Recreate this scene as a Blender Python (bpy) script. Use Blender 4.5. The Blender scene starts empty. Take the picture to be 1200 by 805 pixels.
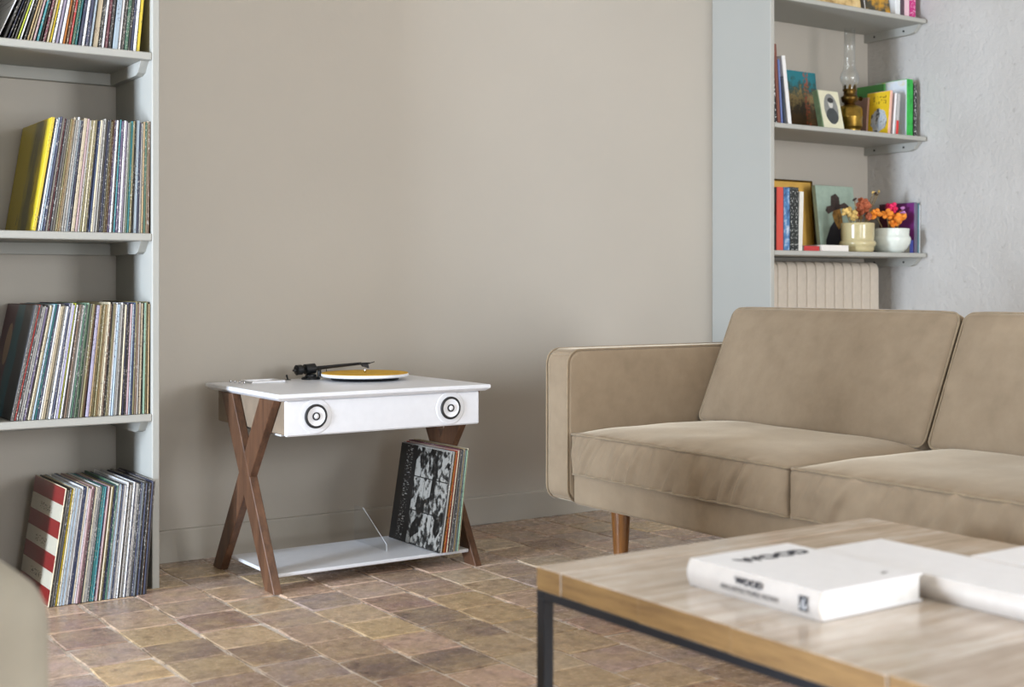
import bpy, math, random
from mathutils import Vector, Matrix, noise
random.seed(7)
S = bpy.context.scene
COL = S.collection
R = math.radians

# ---------------------------------------------------------------- camera
cam_d = bpy.data.cameras.new('camera'); cam = bpy.data.objects.new('camera', cam_d); COL.objects.link(cam)
TH = math.atan(1042 / 1538)
cam.location = (0, 0, 0.86); cam.rotation_euler = (R(90), 0, -TH)
cam_d.sensor_width = 36; cam_d.lens = 1538 / 1200 * 36; cam_d.shift_y = -69.5 / 1200
cam_d.clip_start = 0.05
cam_d.dof.use_dof = True; cam_d.dof.focus_distance = 3.85; cam_d.dof.aperture_fstop = 3.6
S.camera = cam
# ---------------------------------------------------------------- light
w = bpy.data.worlds.new('World'); S.world = w; w.use_nodes = True
w.node_tree.nodes['Background'].inputs[0].default_value = (0.75, 0.87, 1, 1)
w.node_tree.nodes['Background'].inputs[1].default_value = 0.5
def area(name, loc, rot, sx, sy, power, col):
    l = bpy.data.lights.new(name, 'AREA'); l.shape = 'RECTANGLE'; l.size = sx; l.size_y = sy; l.energy = power; l.color = col
    o = bpy.data.objects.new(name, l); COL.objects.link(o); o.location = loc; o.rotation_euler = rot
    return o
# daylight in the window openings: one in the left wall, two in the wall behind the camera
area('daylight', (-3.46, 2.35, 0.95), (0, R(-90), 0), 1.6, 0.72, 345, (0.74, 0.85, 1.0))
area('daylight', (3.80, -2.26, 1.30), (R(90), 0, 0), 1.30, 2.1, 118, (0.95, 0.97, 1.0))
area('daylight', (1.0, -2.26, 1.05), (R(90), 0, 0), 1.2, 1.8, 48, (0.93, 0.96, 1.0))
S.view_settings.view_transform = 'Standard'; S.view_settings.look = 'None'
S.view_settings.gamma = 1; S.view_settings.use_curve_mapping = False
S.view_settings.exposure = 0.54

# ---------------------------------------------------------------- materials
def lin(c):
    return tuple(((v / 255) / 12.92 if v / 255 <= 0.04045 else ((v / 255 + 0.055) / 1.055) ** 2.4) for v in c) + (1,)
class NT:
    def __init__(s, name):
        s.m = bpy.data.materials.new(name); s.m.use_nodes = True
        s.t = s.m.node_tree; s.n = s.t.nodes; s.b = s.n['Principled BSDF']
    def add(s, typ, **k):
        n = s.n.new(typ)
        for a, v in k.items(): setattr(n, a, v)
        return n
    def link(s, a, b): s.t.links.new(a, b)
    def val(s, sock, v):
        if isinstance(v, bpy.types.NodeSocket): s.link(v, sock)
        else: sock.default_value = v
    def math(s, op, a, b=0.0, clamp=False):
        n = s.add('ShaderNodeMath', operation=op, use_clamp=clamp); s.val(n.inputs[0], a); s.val(n.inputs[1], b); return n.outputs[0]
    def coord(s, out='Object', scale=(1, 1, 1), loc=(0, 0, 0)):
        if out == 'World': src = s.add('ShaderNodeNewGeometry').outputs['Position']
        else: src = s.add('ShaderNodeTexCoord').outputs[out]
        mp = s.add('ShaderNodeMapping'); s.link(src, mp.inputs[0]); mp.inputs['Scale'].default_value = scale; mp.inputs['Location'].default_value = loc
        return mp.outputs[0]
    def noise(s, vec, scale, detail=4, rough=0.5):
        n = s.add('ShaderNodeTexNoise'); s.link(vec, n.inputs['Vector']); n.inputs['Scale'].default_value = scale
        n.inputs['Detail'].default_value = detail; n.inputs['Roughness'].default_value = rough; return n.outputs['Fac']
    def ramp(s, fac, stops, interp='LINEAR'):
        n = s.add('ShaderNodeValToRGB'); s.link(fac, n.inputs[0]); cr = n.color_ramp; cr.interpolation = interp
        while len(cr.elements) < len(stops): cr.elements.new(0.5)
        for e, (p, c) in zip(cr.elements, stops): e.position = p; e.color = c if len(c) == 4 else lin(c)
        return n.outputs[0]
    def mix(s, fac, a, b, blend='MIX'):
        n = s.add('ShaderNodeMix', data_type='RGBA', blend_type=blend)
        s.val(n.inputs[0], fac); s.val(n.inputs[6], a); s.val(n.inputs[7], b); return n.outputs[2]
    def bump(s, h, strength=0.3, dist=0.01):
        n = s.add('ShaderNodeBump'); s.link(h, n.inputs['Height']); n.inputs['Strength'].default_value = strength; n.inputs['Distance'].default_value = dist
        s.link(n.outputs[0], s.b.inputs['Normal'])
    def sep(s, vec):
        n = s.add('ShaderNodeSeparateXYZ'); s.link(vec, n.inputs[0]); return n.outputs
    def out(s, col=None, rough=None, metal=None, spec=None, **k):
        if col is not None: s.val(s.b.inputs['Base Color'], col)
        if rough is not None: s.val(s.b.inputs['Roughness'], rough)
        if metal is not None: s.b.inputs['Metallic'].default_value = metal
        if spec is not None: s.b.inputs['Specular IOR Level'].default_value = spec
        for a, v in k.items(): s.b.inputs[a].default_value = v
        return s.m
def plain(name, c, rough=0.5, metal=0.0, var=0.06, scale=40, spec=0.5, **k):
    t = NT(name); v = t.noise(t.coord(), scale)
    a = lin([max(0, q * (1 - var)) for q in c]); b = lin([min(255, q * (1 + var)) for q in c])
    return t.out(t.ramp(v, [(0.3, a), (0.7, b)]), rough, metal, spec, **k)
M = {}
def paint(name, c, bump=0.05, big=0.012):
    t = NT(name); v = t.coord('World')
    n1 = t.noise(v, 1.3, 3); n2 = t.noise(v, 90, 3)
    col = t.ramp(n1, [(0.3, lin([q * (1 - big) for q in c])), (0.7, lin([q * (1 + big) for q in c]))])
    t.bump(n2, bump, 0.004)
    return t.out(col, 0.62, spec=0.35)
M['wall'] = paint('wall_paint', (170, 164, 154))
M['shelf_paint'] = paint('shelf_paint', (164, 164, 158), 0.03)
M['base_paint'] = paint('baseboard_paint', (166, 161, 151), 0.03)
M['ceiling'] = paint('ceiling_paint', (196, 188, 176))
def plaster():
    t = NT('rough_plaster'); v = t.coord('World')
    n1 = t.noise(v, 2.2, 5); n2 = t.noise(v, 34, 6, 0.6); n3 = t.noise(v, 70, 3)
    col = t.ramp(n1, [(0.3, (180, 177, 172)), (0.7, (194, 192, 188))])
    pit = t.ramp(n2, [(0.30, (196, 192, 186)), (0.36, (255, 255, 255))])
    col = t.mix(0.35, col, pit, 'MULTIPLY')
    h = t.math('ADD', t.math('MULTIPLY', n2, 1.0), t.math('MULTIPLY', n3, 0.3)); t.bump(h, 0.5, 0.010)
    return t.out(col, 0.8, spec=0.2)
M['plaster'] = plaster()
def tile_mat():
    t = NT('terracotta_tile'); v = t.coord('World'); oi = t.add('ShaderNodeObjectInfo')
    base = oi.outputs['Color']
    n1 = t.noise(v, 9, 6, 0.68); n2 = t.noise(v, 30, 6, 0.7); n3 = t.noise(v, 140, 3)
    c = t.mix(t.ramp(n1, [(0.36, (0, 0, 0)), (0.66, (255, 255, 255))]), base, t.mix(0.55, base, lin((196, 172, 132))))
    dark = t.ramp(n2, [(0.28, (150, 140, 140)), (0.5, (255, 255, 255))])
    c = t.mix(0.75, c, dark, 'MULTIPLY')
    chalk = t.ramp(t.noise(t.coord('World', (1, 1, 1), (3.1, 1.7, 0)), 24, 6, 0.7), [(0.63, (0, 0, 0)), (0.74, (255, 255, 255))])
    c = t.mix(t.math('MULTIPLY', chalk, 0.6), c, lin((198, 188, 180)))
    t.bump(t.math('ADD', n2, t.math('MULTIPLY', n3, 0.4)), 0.25, 0.006)
    return t.out(c, t.ramp(n2, [(0.3, (105, 105, 105)), (0.7, (160, 160, 160))]), spec=0.45)
M['tile'] = tile_mat()
M['mortar'] = plain('lime_mortar', (206, 196, 186), 0.9, var=0.12, scale=30)
def velvet():
    t = NT('taupe_velvet'); v = t.coord('World'); n1 = t.noise(v, 4.5, 5, 0.6); n2 = t.noise(v, 18, 4, 0.6); n3 = t.noise(v, 500, 2)
    f = t.math('ADD', t.math('MULTIPLY', n1, 0.65), t.math('MULTIPLY', n2, 0.35))
    c = t.ramp(f, [(0.28, (130, 114, 94)), (0.72, (150, 133, 111))])
    t.bump(n3, 0.12, 0.002)
    m = t.out(c, 0.85, spec=0.15); t.b.inputs['Sheen Weight'].default_value = 0.55; t.b.inputs['Sheen Roughness'].default_value = 0.35
    t.b.inputs['Sheen Tint'].default_value = lin((235, 222, 200)); return m
M['velvet'] = velvet()
M['piping'] = plain('velvet_piping', (134, 117, 92), 0.8, **{'Sheen Weight': 0.3})
def wood(name, a, b, rough=0.45, axis='z', scale=1.0):
    t = NT(name); sc = {'x': (1.2, 14, 14), 'y': (14, 1.2, 14), 'z': (14, 14, 1.2)}[axis]
    v = t.coord('World', tuple(q * scale for q in sc)); n = t.noise(v, 3.2, 6, 0.6); n2 = t.noise(v, 14, 3, 0.6)
    f = t.math('ADD', t.math('MULTIPLY', n, 0.75), t.math('MULTIPLY', n2, 0.25))
    t.bump(n2, 0.15, 0.003)
    return t.out(t.ramp(f, [(0.3, a), (0.7, b)]), rough)
M['walnut'] = wood('walnut', (58, 38, 27), (112, 78, 55), 0.42, 'z')
M['teak'] = wood('stained_leg_wood', (92, 56, 24), (148, 98, 48), 0.35, 'z')
M['table_wood'] = wood('pale_table_wood', (160, 142, 122), (206, 195, 180), 0.36, 'x', 0.8)
def plank_wood():
    t = NT('pale_table_wood'); oi = t.add('ShaderNodeObjectInfo'); v = t.coord('World', (1.1, 13, 13)); n = t.noise(v, 3.0, 6, .62); n2 = t.noise(v, 13, 3, .6); n3 = t.noise(t.coord('World'), 7, 4, .6)
    f = t.math('ADD', t.math('ADD', t.math('MULTIPLY', n, .5), t.math('MULTIPLY', n3, .3)), t.math('MULTIPLY', n2, .2))
    f = t.math('ADD', f, t.math('MULTIPLY', t.math('SUBTRACT', oi.outputs['Random'], .5), .14)); t.bump(n2, .12, .003)
    return t.out(t.ramp(f, [(.34, (144, 124, 102)), (.52, (178, 163, 146)), (.68, (206, 198, 188))]), t.ramp(n2, [(.3, (70, 70, 70)), (.7, (125, 125, 125))]))
M['table_wood'] = plank_wood()
M['end_grain'] = wood('table_end_grain', (112, 82, 44), (158, 124, 74), 0.6, 'y', 2.2)
M['white_lacquer'] = plain('white_lacquer', (222, 224, 229), 0.28, var=0.01)
M['shelf_lacquer'] = plain('pale_lacquer', (214, 217, 222), 0.3, var=0.01)
M['cab_side'] = plain('cabinet_side_oak', (128, 113, 96), 0.55, var=0.08, scale=12)
M['black_metal'] = plain('black_metal', (30, 31, 33), 0.35, 0.4)
M['table_steel'] = plain('table_steel', (26, 29, 36), 0.45, 0.3)
M['black_rubber'] = plain('black_rubber', (22, 22, 24), 0.55)
M['chrome'] = plain('chrome', (215, 216, 220), 0.18, 1.0)
M['cone'] = plain('speaker_cone', (226, 228, 233), 0.45, var=0.02)
M['mustard'] = plain('mustard_felt', (196, 150, 26), 0.85, var=0.05)
M['pages'] = plain('paper_pages', (226, 220, 206), 0.85, var=0.06, scale=60)
M['white_pages'] = plain('white_paper_pages', (228, 228, 227), 0.8, var=0.02, scale=60)
M['white_cover'] = plain('white_cover', (226, 227, 230), 0.35, var=0.01)
M['spine_shaded'] = plain('shaded_white_spine', (198, 191, 184), 0.5, var=0.02)  # white cover darkened: shade of the spine side put into its colour
M['ink'] = plain('dark_ink', (38, 40, 50), 0.6)
M['ink_grey'] = plain('grey_ink', (120, 116, 114), 0.6)
M['white_ink'] = plain('white_ink', (235, 235, 235), 0.6)
M['radiator'] = plain('radiator_paint', (196, 186, 172), 0.45, var=0.02)
M['brass'] = plain('aged_brass', (150, 122, 58), 0.28, 1.0, var=0.18, scale=30)
M['brass_dark'] = plain('dark_brass', (96, 74, 36), 0.4, 1.0, var=0.2, scale=40)
M['slip'] = plain('linen_slipcover', (146, 141, 128), 0.95, var=0.05, scale=9)
M['pot_beige'] = plain('beige_glaze', (180, 168, 128), 0.18, var=0.04, scale=14)
M['pot_white'] = plain('celadon_glaze', (208, 214, 206), 0.15, var=0.03, scale=14)
for n, c in dict(bloom_brown=(150, 78, 48), bloom_tan=(196, 164, 96), bloom_orange=(222, 132, 40), bloom_pink=(214, 40, 92), bloom_lilac=(176, 120, 176), bloom_dark=(60, 46, 40), stem=(120, 100, 60)).items():
    M[n] = plain(n, c, 0.8, var=0.15, scale=60)
def glass(name, rough=0.02, tint=(1, 1, 1, 1), refl=0.12):
    t = NT(name); tr = t.add('ShaderNodeBsdfTransparent'); tr.inputs[0].default_value = tint
    gl = t.add('ShaderNodeBsdfGlossy'); gl.inputs['Roughness'].default_value = rough
    lw = t.add('ShaderNodeLayerWeight'); lw.inputs[0].default_value = 0.25
    f = t.math('ADD', t.math('MULTIPLY', lw.outputs['Facing'], 0.5), refl * 0.3, True)
    mx = t.add('ShaderNodeMixShader'); t.link(f, mx.inputs[0]); t.link(tr.outputs[0], mx.inputs[1]); t.link(gl.outputs[0], mx.inputs[2])
    t.link(mx.outputs[0], t.n['Material Output'].inputs[0]); return t.m
M['glass'] = glass('clear_glass', 0.03, (0.97, 0.98, 0.98, 1))
M['acrylic'] = glass('clear_acrylic', 0.05, (0.96, 0.97, 0.98, 1), 0.05)
def sleeve_mat():
    t = NT('card_sleeve'); oi = t.add('ShaderNodeObjectInfo'); base = oi.outputs['Color']
    v = t.add('ShaderNodeTexCoord').outputs['Object']; ad = t.add('ShaderNodeVectorMath', operation='ADD'); t.link(v, ad.inputs[0])
    cmb = t.add('ShaderNodeCombineXYZ'); rr = t.math('MULTIPLY', oi.outputs['Random'], 37.0)
    for i in range(3): t.link(rr, cmb.inputs[i])
    t.link(cmb.outputs[0], ad.inputs[1])
    mp = t.add('ShaderNodeMapping'); t.link(ad.outputs[0], mp.inputs[0]); mp.inputs['Scale'].default_value = (500, 2, 170)
    n = t.noise(mp.outputs[0], 1.0, 2, 0.6)
    sel = t.math('GREATER_THAN', t.noise(ad.outputs[0], 9, 1), 0.47)
    spk = t.math('MULTIPLY', t.math('GREATER_THAN', n, 0.60), sel)
    lum = t.add('ShaderNodeRGBToBW'); t.link(base, lum.inputs[0])
    ink = t.mix(t.math('GREATER_THAN', lum.outputs[0], 0.25), lin((205, 200, 190)), lin((70, 66, 70)))
    c = t.mix(t.math('MULTIPLY', spk, 0.75), base, ink)
    wear = t.noise(ad.outputs[0], 40, 4, 0.6); c = t.mix(t.math('MULTIPLY', wear, 0.32), c, lin((110, 104, 94)))
    return t.out(c, 0.5, spec=0.35)
M['sleeve'] = sleeve_mat()
def objcol(name, rough=0.45):
    t = NT(name); oi = t.add('ShaderNodeObjectInfo'); n = t.noise(t.coord(), 60, 3)
    c = t.mix(t.math('MULTIPLY', n, 0.2), oi.outputs['Color'], lin((128, 122, 116)))
    return t.out(c, rough)
M['cover'] = objcol('book_cloth')
# --- flat printed pictures (object coordinates of the print, metres)
def art_stripes():
    t = NT('striped_cover_print'); o = t.sep(t.coord())
    k = t.math('FLOOR', t.math('MULTIPLY', o[2], 7 / 0.314)); par = t.math('MODULO', k, 2.0)
    c = t.mix(t.math('GREATER_THAN', par, 0.5), lin((116, 30, 30)), lin((176, 171, 155)))
    v = t.coord('Object', (1, 90, 260)); n = t.noise(v, 1, 2)
    fz = t.math('FRACT', t.math('MULTIPLY', o[2], 7 / 0.314)); box = t.math('MULTIPLY', t.math('LESS_THAN', t.math('ABSOLUTE', t.math('SUBTRACT', fz, 0.45)), 0.22), t.math('LESS_THAN', t.math('ABSOLUTE', t.math('SUBTRACT', o[1], 0.155)), 0.06))
    tx = t.math('MULTIPLY', t.math('MULTIPLY', box, t.math('GREATER_THAN', n, 0.55)), t.math('GREATER_THAN', par, 0.5))
    c = t.mix(t.math('MULTIPLY', tx, 0.75), c, lin((70, 66, 62)))
    return t.out(c, 0.25)
def art_yellow():
    t = NT('yellow_cover_print'); o = t.sep(t.coord()); n = t.noise(t.coord('Object', (1, 1, .35)), 26, 4)
    d = t.math('ABSOLUTE', t.math('SUBTRACT', o[1], 0.11)); d = t.math('ADD', d, t.math('MULTIPLY', t.math('SUBTRACT', n, 0.5), 0.12))
    c = t.ramp(d, [(0.02, (112, 108, 70)), (0.075, (196, 176, 36))])
    s = t.math('GREATER_THAN', t.noise(t.coord('Object', (1, 60, 16)), 1, 3), 0.66)
    c = t.mix(t.math('MULTIPLY', s, 0.7), c, lin((70, 70, 40))); return t.out(c, 0.35)
def art_teal():
    t = NT('portrait_cover_print'); o = t.sep(t.coord()); n = t.noise(t.coord(), 14, 3)
    y = t.math('ADD', t.math('SUBTRACT', 0.31, o[1]), t.math('MULTIPLY', t.math('SUBTRACT', n, 0.5), 0.05))
    c = t.ramp(y, [(0.0, (88, 34, 52)), (0.11, (92, 40, 58)), (0.13, (24, 96, 112)), (0.2, (26, 104, 122)), (0.215, (58, 62, 66)), (0.31, (70, 72, 76))])
    a = t.math('POWER', t.math('DIVIDE', t.math('SUBTRACT', o[1], 0.215), 0.03), 2.0); b = t.math('POWER', t.math('DIVIDE', t.math('SUBTRACT', o[2], 0.2), 0.06), 2.0)
    c = t.mix(t.math('LESS_THAN', t.math('ADD', a, b), 1.0), c, lin((176, 140, 108))); return t.out(c, 0.3)
def art_bw():
    t = NT('photo_grid_cover_print'); o = t.sep(t.coord())
    n = t.noise(t.coord('Object', (1, 1.0, 0.8)), 58, 6, 0.62)
    vo = t.add('ShaderNodeTexVoronoi'); t.link(t.coord('Object', (1, 1, 0.8)), vo.inputs['Vector']); vo.inputs['Scale'].default_value = 26
    bw = t.add('ShaderNodeRGBToBW'); t.link(vo.outputs['Color'], bw.inputs[0])
    f = t.math('ADD', t.math('MULTIPLY', n, 1.3), t.math('MULTIPLY', bw.outputs[0], 0.5))
    pic = t.ramp(f, [(0.80, (14, 14, 14)), (0.90, (66, 65, 62)), (1.04, (142, 140, 134))])
    # white gutters between the photographs
    gy = t.math('ABSOLUTE', t.math('SUBTRACT', t.math('FRACT', t.math('DIVIDE', o[1], 0.068)), 0.5)); gz = t.math('ABSOLUTE', t.math('SUBTRACT', t.math('FRACT', t.math('DIVIDE', o[2], 0.105)), 0.5))
    g = t.math('GREATER_THAN', t.math('MAXIMUM', gy, gz), 0.485); pic = t.mix(g, pic, lin((20, 20, 20)))
    tx = t.math('GREATER_THAN', t.noise(t.coord('Object', (1, 60, 300)), 1, 2), 0.60)
    colsel = t.math('LESS_THAN', t.math('ABSOLUTE', t.math('SUBTRACT', o[1], 0.25)), 0.020)
    side = t.mix(t.math('MULTIPLY', t.math('MULTIPLY', tx, colsel), 0.8), lin((16, 16, 17)), lin((165, 163, 158)))
    return t.out(t.mix(t.math('GREATER_THAN', o[1], 0.205), pic, side), 0.3)
def art_landscape():
    t = NT('landscape_print'); o = t.sep(t.coord()); n = t.noise(t.coord(), 34, 6, 0.7)
    z = t.math('ADD', o[2], t.math('MULTIPLY', t.math('SUBTRACT', n, 0.5), 0.26))
    c = t.ramp(z, [(0.0, (62, 46, 26)), (0.07, (86, 62, 30)), (0.12, (52, 44, 28)), (0.16, (150, 128, 78)), (0.2, (40, 66, 60)), (0.24, (26, 116, 128))])
    blue = t.math('LESS_THAN', t.math('ADD', o[0], t.math('MULTIPLY', n, 0.08)), -0.035); low = t.math('LESS_THAN', o[2], 0.13)
    c = t.mix(t.math('MULTIPLY', blue, low), c, lin((24, 66, 84)))
    a = t.math('LESS_THAN', t.math('ADD', t.math('ABSOLUTE', t.math('SUBTRACT', o[0], 0.045)), t.math('MULTIPLY', n, 0.05)), 0.04)
    c = t.mix(t.math('MULTIPLY', t.math('MULTIPLY', a, t.math('GREATER_THAN', t.noise(t.coord(), 70, 4), .5)), 0.75), c, lin((158, 70, 38)))
    r = t.math('MULTIPLY', t.math('LESS_THAN', o[2], 0.045), t.math('LESS_THAN', t.math('ABSOLUTE', t.math('ADD', o[0], 0.075)), 0.022))
    c = t.mix(r, c, lin((196, 84, 36))); return t.out(c, 0.4)
def art_spine(base, ink, name, dens=0.56):
    t = NT(name); o = t.sep(t.coord()); tx = t.math('GREATER_THAN', t.noise(t.coord('Object', (190, 3, 110)), 1, 2), dens)
    return t.out(t.mix(t.math('MULTIPLY', tx, 0.85), lin(base), lin(ink)), 0.35)
def art_blotch(name, cols, scale=22):
    t = NT(name); n = t.noise(t.coord(), scale, 4, 0.6); k = len(cols)
    return t.out(t.ramp(n, [(0.32 + 0.36 * i / max(1, k - 1), c) for i, c in enumerate(cols)]), 0.35)

# ---------------------------------------------------------------- mesh helpers
class MB:
    def __init__(s): s.v = []; s.f = []; s.mi = []; s.cur = 0
    def add(s, vs, fs):
        o = len(s.v); s.v += [tuple(p) for p in vs]; s.f += [tuple(i + o for i in f) for f in fs]; s.mi += [s.cur] * len(fs); return s
    def box(s, x0, x1, y0, y1, z0, z1, c=0.0):
        """box with chamfered edges (c)"""
        if c <= 0:
            vs = [(x, y, z) for z in (z0, z1) for y in (y0, y1) for x in (x0, x1)]
            return s.add(vs, [(0, 2, 3, 1), (4, 5, 7, 6), (0, 1, 5, 4), (2, 6, 7, 3), (0, 4, 6, 2), (1, 3, 7, 5)])
        c = min(c, (x1 - x0) * .45, (y1 - y0) * .45, (z1 - z0) * .45)
        vs = []; idx = {}
        for sx in (0, 1):
            for sy in (0, 1):
                for sz in (0, 1):
                    X = (x0, x1)[sx]; Y = (y0, y1)[sy]; Z = (z0, z1)[sz]; ix = X + (c if sx == 0 else -c); iy = Y + (c if sy == 0 else -c); iz = Z + (c if sz == 0 else -c)
                    for k, p in enumerate(((X, iy, iz), (ix, Y, iz), (ix, iy, Z))): idx[sx, sy, sz, k] = len(vs); vs.append(p)
        fs = []
        def q(l, n):
            a, b, cc = [Vector(vs[i]) for i in l[:3]]
            if (b - a).cross(cc - b).dot(Vector(n)) < 0: l = l[::-1]
            fs.append(tuple(l))
        for d in (0, 1):
            sg = 2 * d - 1
            q([idx[d, 0, 0, 0], idx[d, 1, 0, 0], idx[d, 1, 1, 0], idx[d, 0, 1, 0]], (sg, 0, 0))
            q([idx[0, d, 0, 1], idx[1, d, 0, 1], idx[1, d, 1, 1], idx[0, d, 1, 1]], (0, sg, 0))
            q([idx[0, 0, d, 2], idx[1, 0, d, 2], idx[1, 1, d, 2], idx[0, 1, d, 2]], (0, 0, sg))
            for e in (0, 1):
                se = 2 * e - 1
                q([idx[d, e, 0, 0], idx[d, e, 0, 1], idx[d, e, 1, 1], idx[d, e, 1, 0]], (sg, se, 0))
                q([idx[d, 0, e, 0], idx[d, 0, e, 2], idx[d, 1, e, 2], idx[d, 1, e, 0]], (sg, 0, se))
                q([idx[0, d, e, 1], idx[0, d, e, 2], idx[1, d, e, 2], idx[1, d, e, 1]], (0, sg, se))
        for sx in (0, 1):
            for sy in (0, 1):
                for sz in (0, 1): q([idx[sx, sy, sz, k] for k in range(3)], (2 * sx - 1, 2 * sy - 1, 2 * sz - 1))
        return s.add(vs, fs)
    def prism(s, poly, axis, a, b):
        """poly of 2-D points extruded along axis from a to b; axis x: (y,z), y: (x,z), z: (x,y)"""
        def P(p, t): return {'x': (t, p[0], p[1]), 'y': (p[0], t, p[1]), 'z': (p[0], p[1], t)}[axis]
        n = len(poly); vs = [P(p, a) for p in poly] + [P(p, b) for p in poly]
        ar = sum(poly[i][0] * poly[(i + 1) % n][1] - poly[(i + 1) % n][0] * poly[i][1] for i in range(n))
        flip = (ar > 0) != (b > a); flip = flip if axis != 'y' else not flip
        fs = [tuple(range(n)), tuple(range(2 * n - 1, n - 1, -1))] + [(i, n + i, n + (i + 1) % n, (i + 1) % n) for i in range(n)]
        if not flip: fs = [f[::-1] for f in fs]
        return s.add(vs, fs)
    def lathe(s, prof, c=(0, 0, 0), n=24, axis='z', cap=True):
        """profile of (r, z) turned about an axis through c"""
        vs = []; k = len(prof)
        for r, z in prof:
            for i in range(n):
                a = 2 * math.pi * i / n; x, y = r * math.cos(a), r * math.sin(a)
                p = {'z': (x, y, z), 'y': (x, -z, y), 'x': (z, x, y)}[axis]
                vs.append((c[0] + p[0], c[1] + p[1], c[2] + p[2]))
        fs = [(j * n + i, j * n + (i + 1) % n, (j + 1) * n + (i + 1) % n, (j + 1) * n + i) for j in range(k - 1) for i in range(n)]
        if cap and prof[0][0] > 1e-6: fs.append(tuple(range(n - 1, -1, -1)))
        if cap and prof[-1][0] > 1e-6: fs.append(tuple((k - 1) * n + i for i in range(n)))
        return s.add(vs, fs)
    def tube(s, pts, r, n=8, closed=False):
        P = [Vector(p) for p in pts]; m = len(P); vs = []; up = Vector((0.13, 0.27, 0.95)).normalized()
        for i in range(m):
            a = P[i - 1] if (i > 0 or closed) else P[i]; b = P[(i + 1) % m] if (i < m - 1 or closed) else P[i]
            t = (b - a).normalized(); u = t.cross(up).normalized(); v = u.cross(t)
            rr = r[i] if isinstance(r, (list, tuple)) else r
            for k in range(n):
                an = 2 * math.pi * k / n; vs.append(P[i] + (u * math.cos(an) + v * math.sin(an)) * rr)
        seg = m if closed else m - 1
        fs = [(i * n + k, i * n + (k + 1) % n, ((i + 1) % m) * n + (k + 1) % n, ((i + 1) % m) * n + k) for i in range(seg) for k in range(n)]
        if not closed: fs += [tuple(range(n - 1, -1, -1)), tuple((m - 1) * n + k for k in range(n))]
        return s.add(vs, fs)
    def blob(s, c, rx, ry, rz, n=10, m=6, rot=None):
        prof = []; vs = []
        for j in range(m + 1):
            ph = math.pi * j / m
            for i in range(n):
                a = 2 * math.pi * i / n
                p = Vector((rx * math.sin(ph) * math.cos(a), ry * math.sin(ph) * math.sin(a), -rz * math.cos(ph)))
                if rot: p = rot @ p
                vs.append(p + Vector(c))
        fs = [(j * n + i, j * n + (i + 1) % n, (j + 1) * n + (i + 1) % n, (j + 1) * n + i) for j in range(m) for i in range(n)]
        return s.add(vs, fs)
    def build(s, name, mat, parent=None, loc=(0, 0, 0), off=(0, 0, 0), smooth=False, rot=None):
        me = bpy.data.meshes.new(name); me.from_pydata([(p[0] - off[0], p[1] - off[1], p[2] - off[2]) for p in s.v], [], s.f)
        for m_ in (mat if isinstance(mat, list) else [mat]): me.materials.append(m_)
        for p, k in zip(me.polygons, s.mi): p.material_index = k; p.use_smooth = smooth
        me.validate(); me.update()
        o = bpy.data.objects.new(name, me); COL.objects.link(o); o.location = loc
        if rot: o.rotation_euler = rot
        if parent: o.parent = parent
        return o
def rbox(sx, sy, sz, r, n=(24, 24, 10), deform=None):
    """rounded box centred on 0, dense grid, optional deform(p)->p"""
    h = (sx / 2, sy / 2, sz / 2); mb = MB(); key = {}
    def ax(k):
        H = h[k]; rr = min(r, H * .98); e = [-H, -H + rr * .12, -H + rr * .35, -H + rr * .65]; N = n[k]
        mid = [-H + rr + (2 * H - 2 * rr) * i / N for i in range(N + 1)]
        return e + mid + [-q for q in e[::-1]]
    A = [ax(0), ax(1), ax(2)]
    def vert(p):
        k = tuple(round(q, 6) for q in p)
        if k in key: return key[k]
        q = [max(-(h[i] - r), min(h[i] - r, p[i])) for i in range(3)]; d = Vector([p[i] - q[i] for i in range(3)])
        P = Vector(q) + (d.normalized() * r if d.length > 1e-9 else d)
        if deform: P = Vector(deform(P))
        key[k] = len(mb.v); mb.v.append(tuple(P)); return key[k]
    for k in range(3):
        i, j = (k + 1) % 3, (k + 2) % 3
        for sgn in (-1, 1):
            for a in range(len(A[i]) - 1):
                for b in range(len(A[j]) - 1):
                    q = []
                    for (da, db) in ((0, 0), (1, 0), (1, 1), (0, 1)):
                        p = [0, 0, 0]; p[k] = sgn * h[k]; p[i] = A[i][a + da]; p[j] = A[j][b + db]; q.append(vert(p))
                    mb.f.append(tuple(q if sgn > 0 else q[::-1])); mb.mi.append(0)
    return mb
def rrect(hx, hy, r, n=5):
    out = []
    for cx, cy, a0 in ((hx - r, hy - r, 0), (-hx + r, hy - r, 90), (-hx + r, -hy + r, 180), (hx - r, -hy + r, 270)):
        for i in range(n + 1): a = R(a0 + 90 * i / n); out.append((cx + r * math.cos(a), cy + r * math.sin(a)))
    return out
def densify(pts, step, closed=True):
    out = []; m = len(pts)
    for i in range(m if closed else m - 1):
        a = Vector(pts[i]); b = Vector(pts[(i + 1) % m]); k = max(1, int((b - a).length / step))
        out += [tuple(a.lerp(b, t / k)) for t in range(k)]
    if not closed: out.append(tuple(pts[-1]))
    return out
def tag(o, label=None, cat=None, group=None, kind=None):
    if label: o['label'] = label
    if cat: o['category'] = cat
    if group: o['group'] = group
    if kind: o['kind'] = kind
    return o
def thing(name, label, cat, loc=(0, 0, 0), rot=(0, 0, 0), group=None):
    o = bpy.data.objects.new(name, None); COL.objects.link(o); o.location = loc; o.rotation_euler = rot; o.empty_display_size = 0.05
    return tag(o, label, cat, group)
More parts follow.
